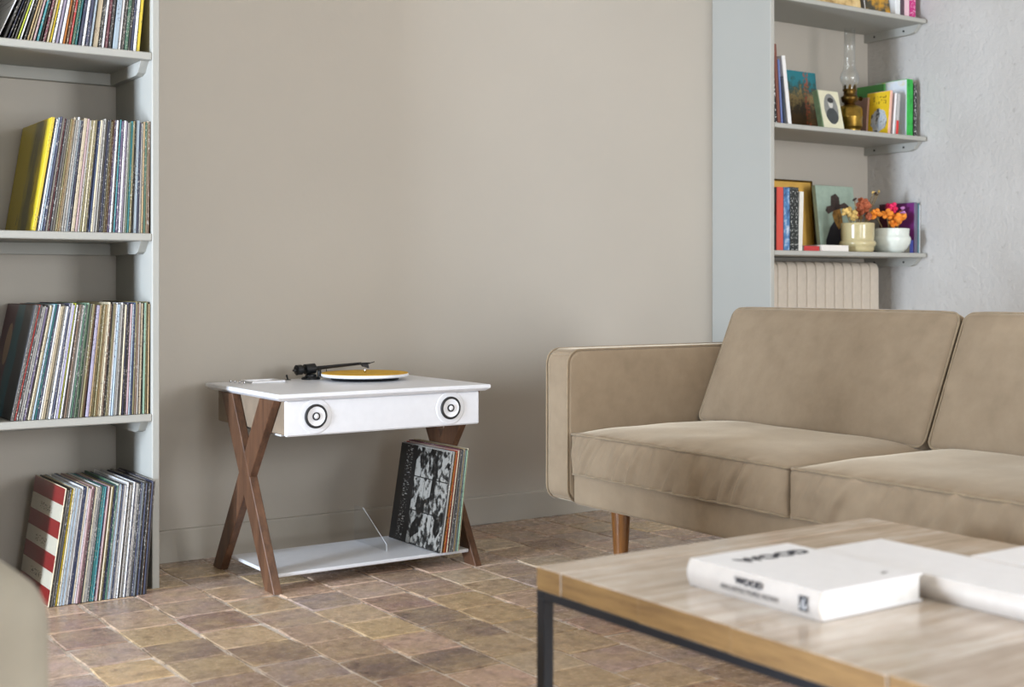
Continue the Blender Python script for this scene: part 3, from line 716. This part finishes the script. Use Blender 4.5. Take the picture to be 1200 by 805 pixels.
# ================================================================ COFFEE TABLE AND ITS BOOKS
off = (1.634, 1.15, 0); zt = .40
ct = thing('coffee_table', 'low coffee table of pale planks on a black steel frame', 'table', off)
tx0, tx1 = 1.234, 2.034
ys = [1.750, 1.684, 1.492, 1.296, 1.032, .80, .55]
for i in range(6):
    mb = MB(); y1, y0 = ys[i], ys[i + 1]; dz = (.0, -.0004, .0006, .0, .0005, 0)[i]; dx = (0, .0015, 0, -.002, .001, 0)[i]
    mb.box(tx0 + dx, tx1 + dx, y0 + .0003, y1 - .0003, zt - .0375, zt + dz, .0009)
    ob = mb.build('plank', [M['table_wood'], M['end_grain']], ct, off=off)
    for p in ob.data.polygons:
        if abs(p.normal.x) > .9: p.material_index = 1
b = .02; zb = zt - .0376
fr = MB()
for q in ((tx0, tx1, 1.73, 1.75), (tx0, tx1, .55, .57), (tx0, tx0 + b, .57, 1.73), (tx1 - b, tx1, .57, 1.73)): fr.box(q[0], q[1], q[2], q[3], zb - .014, zb, .001)
fr.build('frame', M['table_steel'], ct, off=off)
for x in (tx0, tx1 - b):
    for y in (.55, 1.73): MB().box(x, x + b, y, y + b, 0, zb - .014, .001).build('leg', M['table_steel'], ct, off=off)
    MB().box(x, x + b, .57, 1.73, 0.0, .014, .001).build('foot_rail', M['table_steel'], ct, off=off)
# a book lying flat: spine towards -x, head of the cover towards +y
def flat_book(name, label, x0, x1, y0, y1, z0, z1, group=None, spine=None, cover=None):
    c = ((x0 + x1) / 2, (y0 + y1) / 2, z0); t = thing(name, label, 'book', c, group=group); th = .003; hgt = z1 - z0
    co = MB(); mid = hgt / 2
    co.box(x0 + .004, x1, y0, y1, z0, z0 + th, .0008); co.box(x0 + .004, x1, y0, y1, z1 - th, z1, .0008)
    co.build('cover', cover or M['white_cover'], t, off=c)
    out_ = [(x0 + .004 - .007 * math.sin(math.pi * k / 8), z0 + hgt * k / 8) for k in range(9)]; inn = [(x + .003, z0 + th / 2 + (z - z0) * (hgt - th) / hgt) for x, z in out_]
    MB().prism(out_ + inn[::-1], 'y', y0, y1).build('spine', spine or M['spine_shaded'], t, off=c)
    pg = [(x + .0035, z0 + th + (z - z0) * (hgt - 2 * th) / hgt) for x, z in out_] + [(x1 - .004, z1 - th), (x1 - .004, z0 + th)]
    MB().prism(pg, 'y', y0 + .0035, y1 - .0035).build('page_block', M['white_pages'], t, off=c)
    return t
wb = flat_book('hardback_book', 'thick white hardback lettered WOOD on the coffee table', 1.346, 1.560, 1.241, 1.507, zt + .0008, zt + .0415)
bx, by = 1.453, 1.374
text('title', 'WOOD', .036, M['ink'], wb, (.014, .072, .0410), (0, 0, 0), .0019, 1.15)
MB().prism([(-.006, -.004), (-.001, -.004), (.001, -.001), (.006, -.003), (.006, .003), (.001, .004), (-.001, .001), (-.006, .003)], 'z', -.0002, .0002).build('cover_mark', M['ink_grey'], wb, loc=(.062, -.100, .0410))
sr = (R(90), 0, R(-90)); sxx = 1.3425 - bx
text('spine_title', 'WOOD', .0135, M['ink'], wb, (sxx - .0003, 1.374 - by, .0280), sr, .0006, 1.2)
text('spine_subtitle', 'ARCHITECTURE NOW!', .0105, M['ink_grey'], wb, (sxx - .0005, 1.374 - by, .0145), sr, .0002, 1.08)
lg = MB().box(-.0002, .0002, -.008, .008, -.0105, .0105).build('publisher_mark', M['ink'], wb, loc=(sxx - .0003, 1.268 - by, .0205))
MB().prism([(.004, -.007), (.0055, -.007), (-.001, .007), (-.0035, .007)], 'x', -.0006, -.0003).build('mark_stroke', M['white_ink'], lg)
MB().prism([(-.001, -.007), (-.0045, -.007), (-.0045, -.001), (-.003, -.001)], 'x', -.0006, -.0003).build('mark_stroke', M['white_ink'], lg)
flat_book('hardback_book', 'white book lying behind the thick hardback on the coffee table', 1.577, 1.742, 1.06, 1.472, zt + .0008, zt + .0345)
flat_book('hardback_book', 'white book at the right edge of the coffee table top', 1.747, 1.985, .93, 1.30, zt + .0008, zt + .0345)

# ================================================================ ARMCHAIR (bottom left)
off = (.02, 1.95, 0)
ac = thing('armchair', 'grey linen slipcovered armchair in the lower left corner of the picture', 'armchair', off)
def soft(seed):
    def f(p):
        x, y, z = p; n_ = noise.noise(Vector((x * 7 + seed, y * 7, z * 3))); return (x + .006 * n_, y + .008 * n_, z + .003 * n_)
    return f
rbox(.22, .86, .50, .06, (10, 24, 16), soft(1)).build('armrest', M['slip'], ac, loc=(.281, 0, .279), smooth=True)
rbox(.22, .86, .50, .06, (10, 24, 16), soft(4)).build('armrest', M['slip'], ac, loc=(-.487, 0, .29), smooth=True)
rbox(.56, .80, .32, .03, (16, 20, 8), soft(7)).build('seat_base', M['slip'], ac, loc=(-.102, 0.0, .20), smooth=True)
rbox(.55, .64, .14, .05, (16, 20, 6), soft(9)).build('seat_cushion', M['slip'], ac, loc=(-.102, -.06, .43), smooth=True)
rbox(.99, .24, .70, .07, (20, 8, 18), soft(12)).build('shading_backrest', M['slip'], ac, loc=(-.102, .53, .50), smooth=True)  # unseen back, made deep and tall to shade the sofa from the left window
for x in (-.52, .32):
    for y in (-.36, .46): MB().lathe([(.018, 0), (.022, .05)], (x, y, 0), 14).build('leg', M['teak'], ac)

# ================================================================ ALCOVE: BOOKS AND ORNAMENTS
def book(label, x, y, z, t, d, h, color, ang=0.0, rx=0.0, rz=0.0, spine=None, front=None, pages='pages', group=None):
    """upright book: spine faces -y, thickness along +x from x, foot at z"""
    o = thing('book', label, 'book', (x, y, z + t * math.sin(max(ang, 0)) + .0002), (rx, ang, rz), group)
    th = .0022
    def col(ob): ob.color = lin(color); return ob
    poly = [(0, .002), (.0015, 0), (t - .0015, 0), (t, .002), (t, d), (t - th, d), (t - th, .004), (th, .004), (th, d), (0, d)]
    col(MB().prism(poly, 'z', 0, h).build('cover', M['cover'], o))
    MB().box(th, t - th, .004, d - .003, .003, h - .003).build('page_block', M[pages], o)
    if spine: MB().box(.0016, t - .0016, -.0004, .0001, .002, h - .002).build('spine_print', spine, o)
    if front: MB().box(-.0005, .0001, .003, d - .001, .002, h - .002).build('cover_print', front, o)
    return o
A1 = 'books in the alcove'
bw = art_spine((26, 27, 30), (225, 225, 222), 'black_spine_print', .58)
# middle shelf, left: four books leaning on the panel
zs = 1.4875
lean = R(-6.5)
def lb(label, xb, t, h, color, ang, spine=None, d=.2, y=3.655): return book(label, xb, y, zs + (0 if ang > 0 else t * math.sin(-ang)) * 0 , t, d, h, color, ang, spine=spine, group=A1)
lb('black book with white spine lettering against the alcove panel', 3.712, .012, .262, (28, 28, 30), R(-4.4), bw)
lb('tall reddish brown book leaning on the black one', 3.7275, .017, .308, (112, 56, 40), R(-4.4))
lb('thin blue book between the brown and the white one', 3.748, .010, .25, (96, 116, 176), R(-4.6))
lb('narrow navy book beside the leaning white one', 3.7625, .013, .185, (30, 46, 66), R(-5))
lb('white book leaning left in front of the landscape print', 3.786, .020, .268, (232, 234, 236), R(-8.0))
# landscape print
c = (4.118, 3.895, zs + .0005); o = thing('landscape_print', 'unframed teal and orange landscape print leaning in the alcove', 'picture', c, (R(-6), 0, 0))
MB().box(-.108, .108, 0, .004, 0, .277, .0008).build('board', M['white_cover'], o)
MB().box(-.1075, .1075, -.0006, .0001, .001, .276).build('print', art_landscape(), o)
# small oval portrait
c = (4.097, 3.70, zs); o = thing('oval_portrait', 'small green block with an oval grey portrait on cream', 'picture', (c[0], c[1], c[2] + .007), (R(-13), 0, 0))
g_ = plain('sage_green', (128, 156, 122), 0.5); cr_ = plain('cream_card', (212, 210, 184), 0.5, var=.02)
MB().box(-.061, .061, 0, .03, 0, .165, .002).build('block', g_, o)
MB().box(-.0585, .0595, -.001, .0002, .002, .163).build('card', cr_, o)
def oval(cx, cz, rx, rz, y0, y1, n=32): return MB().prism([(cx + rx * math.cos(2 * math.pi * k / n), cz + rz * math.sin(2 * math.pi * k / n)) for k in range(n)], 'y', y0, y1)
ov = oval(.002, .085, .040, .066, -.0018, -.0008).build('oval_photo', plain('grey_photo', (128, 130, 128), .4), o)
sh_ = [(-.034, .052), (-.026, .075), (-.008, .088), (.014, .088), (.03, .074), (.038, .052), (.03, .034), (.012, .022), (-.012, .023), (-.026, .036)]
MB().prism(sh_, 'y', -.0022, -.0016).build('dark_coat', plain('dark_photo', (58, 62, 64), .4), ov)
oval(.002, .108, .014, .019, -.0024, -.0016, 20).build('pale_face', plain('pale_photo', (196, 196, 190), .4), ov)
oval(.004, .122, .017, .012, -.0026, -.0016, 20).build('dark_hair', plain('hair_photo', (48, 48, 48), .4), ov)
# oil lamp
c = (4.245, 3.75, zs); o = thing('oil_lamp', 'brass oil lamp with a clear glass chimney', 'lamp', c)
MB().lathe([(.034, 0), (.042, .004), (.046, .012), (.044, .02), (.049, .024), (.053, .03), (.053, .062), (.055, .066), (.055, .07), (.053, .074), (.052, .100), (.046, .112), (.030, .120), (.022, .122)], n=36).build('reservoir', M['brass'], o, smooth=True)
bu = MB().lathe([(.022, .121), (.022, .130), (.032, .135), (.036, .148), (.036, .154), (.026, .160), (.024, .176), (.029, .182), (.029, .186), (.02, .188)], n=32).build('burner', M['brass_dark'], o, smooth=True)
for k_ in range(8):
    a = 2 * math.pi * k_ / 8; MB().prism([(-.004, .184), (.004, .184), (.005, .2), (0, .206), (-.005, .2)], 'x', -.0006, .0006).build('prong', M['brass_dark'], bu, loc=(.027 * math.cos(a), .027 * math.sin(a), 0), rot=(0, 0, a))
MB().tube([(.03, 0, .15), (.062, -.004, .152)], .002, 6).build('wick_shaft', M['brass_dark'], bu)
MB().lathe([(.010, -.002), (.010, .002)], (.064, -.004, .152), 14, 'x').build('wick_knob', M['brass_dark'], bu)
MB().lathe([(.024, .188), (.026, .2), (.036, .215), (.040, .232), (.037, .25), (.028, .266), (.0235, .285), (.023, .34), (.0225, .44), (.0215, .44), (.022, .34), (.0225, .286), (.027, .268), (.0355, .25), (.0385, .232), (.0345, .216), (.025, .202), (.023, .189)], n=36, cap=False).build('glass_chimney', M['glass'], o, smooth=True)
# books right of the lamp, leaning to the right
z_ = zs
def yellow_cover():
    t = NT('yellow_book_print'); o_ = t.sep(t.coord()); n = t.noise(t.coord(), 40, 4, .6)
    a = t.math('POWER', t.math('DIVIDE', t.math('SUBTRACT', o_[1], .055), .042), 2.0); b_ = t.math('POWER', t.math('DIVIDE', t.math('SUBTRACT', o_[2], .062), .05), 2.0)
    e = t.math('ADD', t.math('ADD', a, b_), t.math('MULTIPLY', t.math('SUBTRACT', n, .5), 1.2)); ins = t.math('LESS_THAN', e, 1.0)
    c_ = t.mix(ins, lin((226, 190, 40)), t.ramp(n, [(.38, (88, 92, 96)), (.46, (196, 200, 200)), (.6, (168, 180, 196))]))
    tx = t.math('MULTIPLY', t.math('GREATER_THAN', t.noise(t.coord('Object', (1, 110, 90)), 1, 2), .56), t.math('MULTIPLY', t.math('LESS_THAN', t.math('ABSOLUTE', t.math('SUBTRACT', o_[2], .15)), .018), t.math('LESS_THAN', t.math('ABSOLUTE', t.math('SUBTRACT', o_[1], .055)), .035)))
    return t.out(t.mix(t.math('MULTIPLY', tx, .8), c_, lin((130, 96, 30))), .3)
book('thin reddish brown book just behind the yellow one', 4.362, 3.765, z_, .012, .13, .165, (138, 104, 88), R(5), group=A1)
book('yellow picture book with a grey animal drawing', 4.388, 3.668, z_, .014, .125, .186, (226, 176, 156), R(5.5), front=yellow_cover(), group=A1)
book('thin crimson book next to the yellow picture book', 4.4055, 3.675, z_, .006, .12, .187, (170, 50, 66), R(5), group=A1)
book('slim white book leaning beside the yellow picture book', 4.4185, 3.668, z_, .011, .13, .178, (232, 232, 232), R(5.5), group=A1)
rs_ = NT('grey_red_spine'); o_ = rs_.sep(rs_.coord()); rsm = rs_.out(rs_.mix(rs_.math('LESS_THAN', o_[2], .062), lin((176, 176, 176)), lin((200, 44, 44))), .4)
book('grey book with a red band at the foot of its spine', 4.434, 3.668, z_, .018, .13, .176, (170, 170, 170), R(5), spine=rsm, group=A1)
wy = art_blotch('white_yellow_print', [(206, 214, 222), (214, 220, 226), (222, 196, 90)], 13)
gs = art_blotch('green_spine_print', [(30, 128, 52), (44, 164, 66), (52, 176, 76)], 30)
book('large white and yellow book with a bright green spine', 4.508, 3.668, z_, .038, .17, .243, (52, 172, 74), R(.5), spine=gs, front=wy, group=A1)
book('green book at the back beside the white and yellow cover', 4.496, 3.78, z_, .010, .15, .236, (60, 140, 60), R(.3), group=A1)
book('black book with white spine lettering by the plaster wall', 4.5525, 3.668, z_, .019, .16, .228, (36, 30, 30), R(.3), spine=bw, group=A1)
# top shelf (only the feet of these show)
zs = 1.9885
def pic(name, label, x0, x1, y, h, art, rx, cat='picture', board=.004):
    xm = (x0 + x1) / 2; o = thing(name, label, cat, (xm, y, zs + .0008), (rx, 0, 0)); hw = (x1 - x0) / 2
    MB().box(-hw, hw, 0, board, 0, h, .0008).build('board', M['white_cover'], o); MB().box(-hw + .001, hw - .001, -.0006, .0001, .001, h - .001).build('print', art, o); return o
pic('picture_card', 'golden cream picture card leaning on the top alcove shelf', 3.99, 4.262, 3.70, .24, art_blotch('gold_cream_print', [(120, 84, 40), (206, 176, 120), (222, 200, 150)], 16), R(-10))
pic('picture_card', 'dark and gold picture card between the cream one and the white book', 4.27, 4.426, 3.685, .22, art_blotch('dark_gold_print', [(46, 44, 36), (70, 66, 48), (190, 140, 30), (200, 148, 34)], 16), R(-9))
book('white book on the top alcove shelf', 4.432, 3.665, zs, .030, .16, .22, (224, 228, 230), group=A1)
book('dark purple book between the white and pale pink ones on the top alcove shelf', 4.466, 3.665, zs, .021, .16, .21, (72, 52, 66), group=A1)
book('pale pink book beside the magenta one', 4.490, 3.665, zs, .030, .16, .21, (226, 190, 202), group=A1)
book('magenta book with white marks by the wall on the top alcove shelf', 4.523, 3.665, zs, .038, .16, .215, (190, 34, 120), spine=art_spine((190, 34, 120), (240, 225, 235), 'magenta_spine_print', .6), group=A1)
# bottom shelf
zs = .9925
oc = plain('ochre_board', (196, 154, 70), .6, var=.06, scale=8)
o = thing('ochre_board', 'ochre board with a dark edge standing behind the paperbacks', 'board', (4.06, 3.915, zs + .001), (R(-4), 0, 0))
MB().box(-.155, .158, 0, .012, 0, .302, .002).build('board', oc, o); MB().box(.150, .160, -.004, .014, 0, .304, .002).build('edge_strip', M['brass_dark'], o); MB().box(-.155, .16, -.004, .014, .302, .309, .002).build('edge_strip', M['brass_dark'], o)
gp = art_blotch('grey_red_cover_print', [(110, 40, 38), (96, 104, 108), (120, 132, 138)], 9)
book('orange red paperback first from the left on the lowest alcove shelf', 3.727, 3.66, zs, .036, .16, .247, (206, 66, 52), R(.3), front=gp, group=A1)
book('blue and white spined paperback beside the orange red one', 3.765, 3.66, zs, .034, .16, .248, (70, 100, 140), spine=art_blotch('blue_white_spine', [(40, 66, 110), (80, 130, 180), (220, 226, 230)], 30), group=A1)
bs2 = art_spine((24, 30, 30), (205, 208, 204), 'black_spine_lettering', .6)
book('black paperback beside the blue and white one', 3.8005, 3.66, zs, .024, .16, .250, (26, 32, 32), spine=bs2, group=A1)
book('black paperback beside the thin white book', 3.826, 3.66, zs, .023, .16, .249, (28, 34, 32), spine=bs2, group=A1)
book('thin white book propped beside the black paperbacks', 3.8515, 3.665, zs, .024, .15, .234, (228, 228, 222), R(2), group=A1)
def low_book(label, x0, x1, y0, y1, z0, z1, color):
    cc = ((x0 + x1) / 2, (y0 + y1) / 2, z0); o = thing('book', label, 'book', cc, group=A1)
    mb = MB().box(x0, x1, y0, y1, z0, z0 + .002, .0005).box(x0, x1, y0, y1, z1 - .002, z1, .0005).box(x0, x1, y0, y0 + .002, z0 + .002, z1 - .002, .0005)
    q = mb.build('cover', M['cover'], o, off=cc); q.color = lin(color); MB().box(x0 + .003, x1 - .003, y0 + .0025, y1 - .003, z0 + .002, z1 - .002).build('page_block', M['pages'], o, off=cc)
low_book('small red book lying flat in front of the ochre board', 3.885, 3.972, 3.665, 3.80, zs, zs + .020, (186, 34, 36))
low_book('white book lying flat in front of the green portrait picture', 3.975, 4.128, 3.652, 3.80, zs, zs + .025, (228, 224, 218))
# green portrait picture: a figure in a dark coat and hat
o = thing('portrait_picture', 'pale green picture of a figure in dark coat and hat', 'picture', (4.28, 3.83, zs + .0028), (R(-7), 0, 0))
MB().box(-.117, .117, .0, .022, 0, .286, .002).build('canvas', plain('pale_green_canvas', (150, 170, 156), .6, var=.04), o)
dk = plain('dark_painted_coat', (30, 30, 40), .5); oc2 = plain('ochre_paint', (150, 112, 48), .6, var=.3, scale=50)
MB().prism([(-.085, .004), (.075, .004), (.068, .06), (.03, .115), (-.02, .135), (-.05, .105), (-.082, .05)], 'y', -.0012, .0002).build('painted_coat', dk, o)
MB().prism([(-.02, .13), (.0, .098), (.03, .112), (.028, .15), (.02, .19), (-.015, .195), (-.03, .16)], 'y', -.0018, -.0008).build('painted_face', oc2, o)
MB().prism([(-.07, .178), (-.055, .163), (-.02, .178), (.03, .19), (.06, .185), (.075, .20), (.05, .215), (.02, .205), (.02, .235), (.0, .252), (-.03, .24), (-.035, .2), (-.06, .195)], 'y', -.0024, -.0014).build('painted_hat', plain('dark_hat_paint', (52, 40, 34), .6, var=.3, scale=50), o)
# beige pot with dried flowers
def bloom(mb, c, r, n, seed, flat=.35):
    rd2 = random.Random(seed)
    for k in range(n):
        d = Vector((rd2.uniform(-1, 1), rd2.uniform(-1, 1), rd2.uniform(-.6, 1))).normalized()
        q = d.to_track_quat('Z', 'Y').to_matrix(); p = Vector(c) + d * r * .55
        mb.blob(p, r * .5, r * flat, r * .62, 7, 5, q @ Matrix.Rotation(rd2.uniform(0, 6), 3, 'Z'))
c = (4.237, 3.70, zs); o = thing('flower_pot', 'beige glazed pot with a ridge holding dried brown flowers', 'flower pot', c)
MB().lathe([(.058, 0), (.064, .003), (.067, .014), (.067, .022), (.073, .028), (.0745, .036), (.072, .044), (.066, .048), (.067, .06), (.0685, .11), (.0685, .119), (.066, .121), (.064, .118), (.062, .05), (.02, .04)], n=40).build('pot', M['pot_beige'], o, smooth=True)
for (x, y, z, r, n, mt) in ((.036, 0, .186, .030, 16, 'bloom_brown'), (.03, .0, .208, .022, 10, 'bloom_brown'), (-.03, -.01, .215, .010, 6, 'bloom_dark'), (.02, .01, .155, .022, 10, 'bloom_brown'), (.045, -.01, .148, .020, 9, 'bloom_brown'), (-.045, -.01, .150, .024, 10, 'bloom_tan'), (-.025, .02, .165, .022, 9, 'bloom_tan'), (-.07, 0, .162, .018, 8, 'bloom_tan'), (.115, .0, .246, .010, 6, 'bloom_dark'), (.135, .0, .256, .007, 5, 'bloom_tan'), (.098, 0, .252, .007, 5, 'bloom_tan')):
    st = MB().tube([(x * .3, y * .3, .05), (x * .6, y, z * .7), (x, y, z)], .0018, 6).build('stem', M['stem'], o)
    mb = MB(); bloom(mb, (x, y, z), r, n, int(x * 1000) + 7, .3); mb.build('bloom', M[mt], o, smooth=True)
c = (4.437, 3.70, zs); o = thing('flower_pot', 'small white glazed cup holding orange and pink flowers', 'flower pot', c)
MB().lathe([(.05, 0), (.056, .003), (.07, .016), (.083, .038), (.0865, .055), (.086, .064), (.081, .069), (.079, .074), (.0805, .094), (.081, .100), (.079, .102), (.0765, .1), (.075, .07), (.03, .03)], n=40).build('pot', M['pot_white'], o, smooth=True)
for (x, y, z, r, n, mt) in ((-.088, 0, .158, .026, 7, 'bloom_orange'), (-.032, -.01, .158, .026, 7, 'bloom_orange'), (.028, -.02, .142, .034, 11, 'bloom_orange'), (.075, 0, .158, .020, 7, 'bloom_orange'), (.010, -.01, .118, .022, 7, 'bloom_orange'), (.02, .01, .192, .026, 9, 'bloom_pink'), (.045, .02, .182, .02, 7, 'bloom_pink'), (.07, -.01, .186, .013, 6, 'bloom_lilac'), (.055, -.02, .168, .013, 6, 'bloom_lilac')):
    MB().tube([(x * .3, y * .3, .035), (x * .6, y, z * .7), (x, y, z)], .0018, 6).build('stem', M['stem'], o)
    mb = MB(); bloom(mb, (x, y, z), r, n, int(x * 1000) + 3, .34); mb.build('bloom', M[mt], o, smooth=True)
# books behind the white cup: covers face the room's left
pc = NT('purple_cover_print'); po = pc.sep(pc.coord()); pn = pc.noise(pc.coord(), 12, 3)
pcm = pc.out(pc.ramp(pc.math('ADD', po[1], pc.math('MULTIPLY', pc.math('SUBTRACT', pn, .5), .12)), [(.05, (112, 40, 112)), (.10, (84, 24, 60)), (.18, (72, 20, 36))]), .35)
book('purple and dark red book behind the white flower cup', 4.553, 3.665, zs, .014, .19, .216, (96, 90, 116), R(.4), front=pcm, group=A1)
book('slate grey book next to the purple one', 4.5685, 3.668, zs, .010, .18, .214, (92, 96, 112), R(.4), group=A1)
book('thin teal book on the lowest alcove shelf by the wall', 4.5795, 3.668, zs, .008, .18, .213, (50, 120, 138), R(.3), group=A1)
book('thin white book touching the plaster wall', 4.5885, 3.668, zs, .006, .18, .205, (220, 224, 230), R(.3), group=A1)
low_book('small blue book lying by the white flower cup', 4.527, 4.550, 3.668, 3.76, zs, zs + .055, (30, 50, 140))
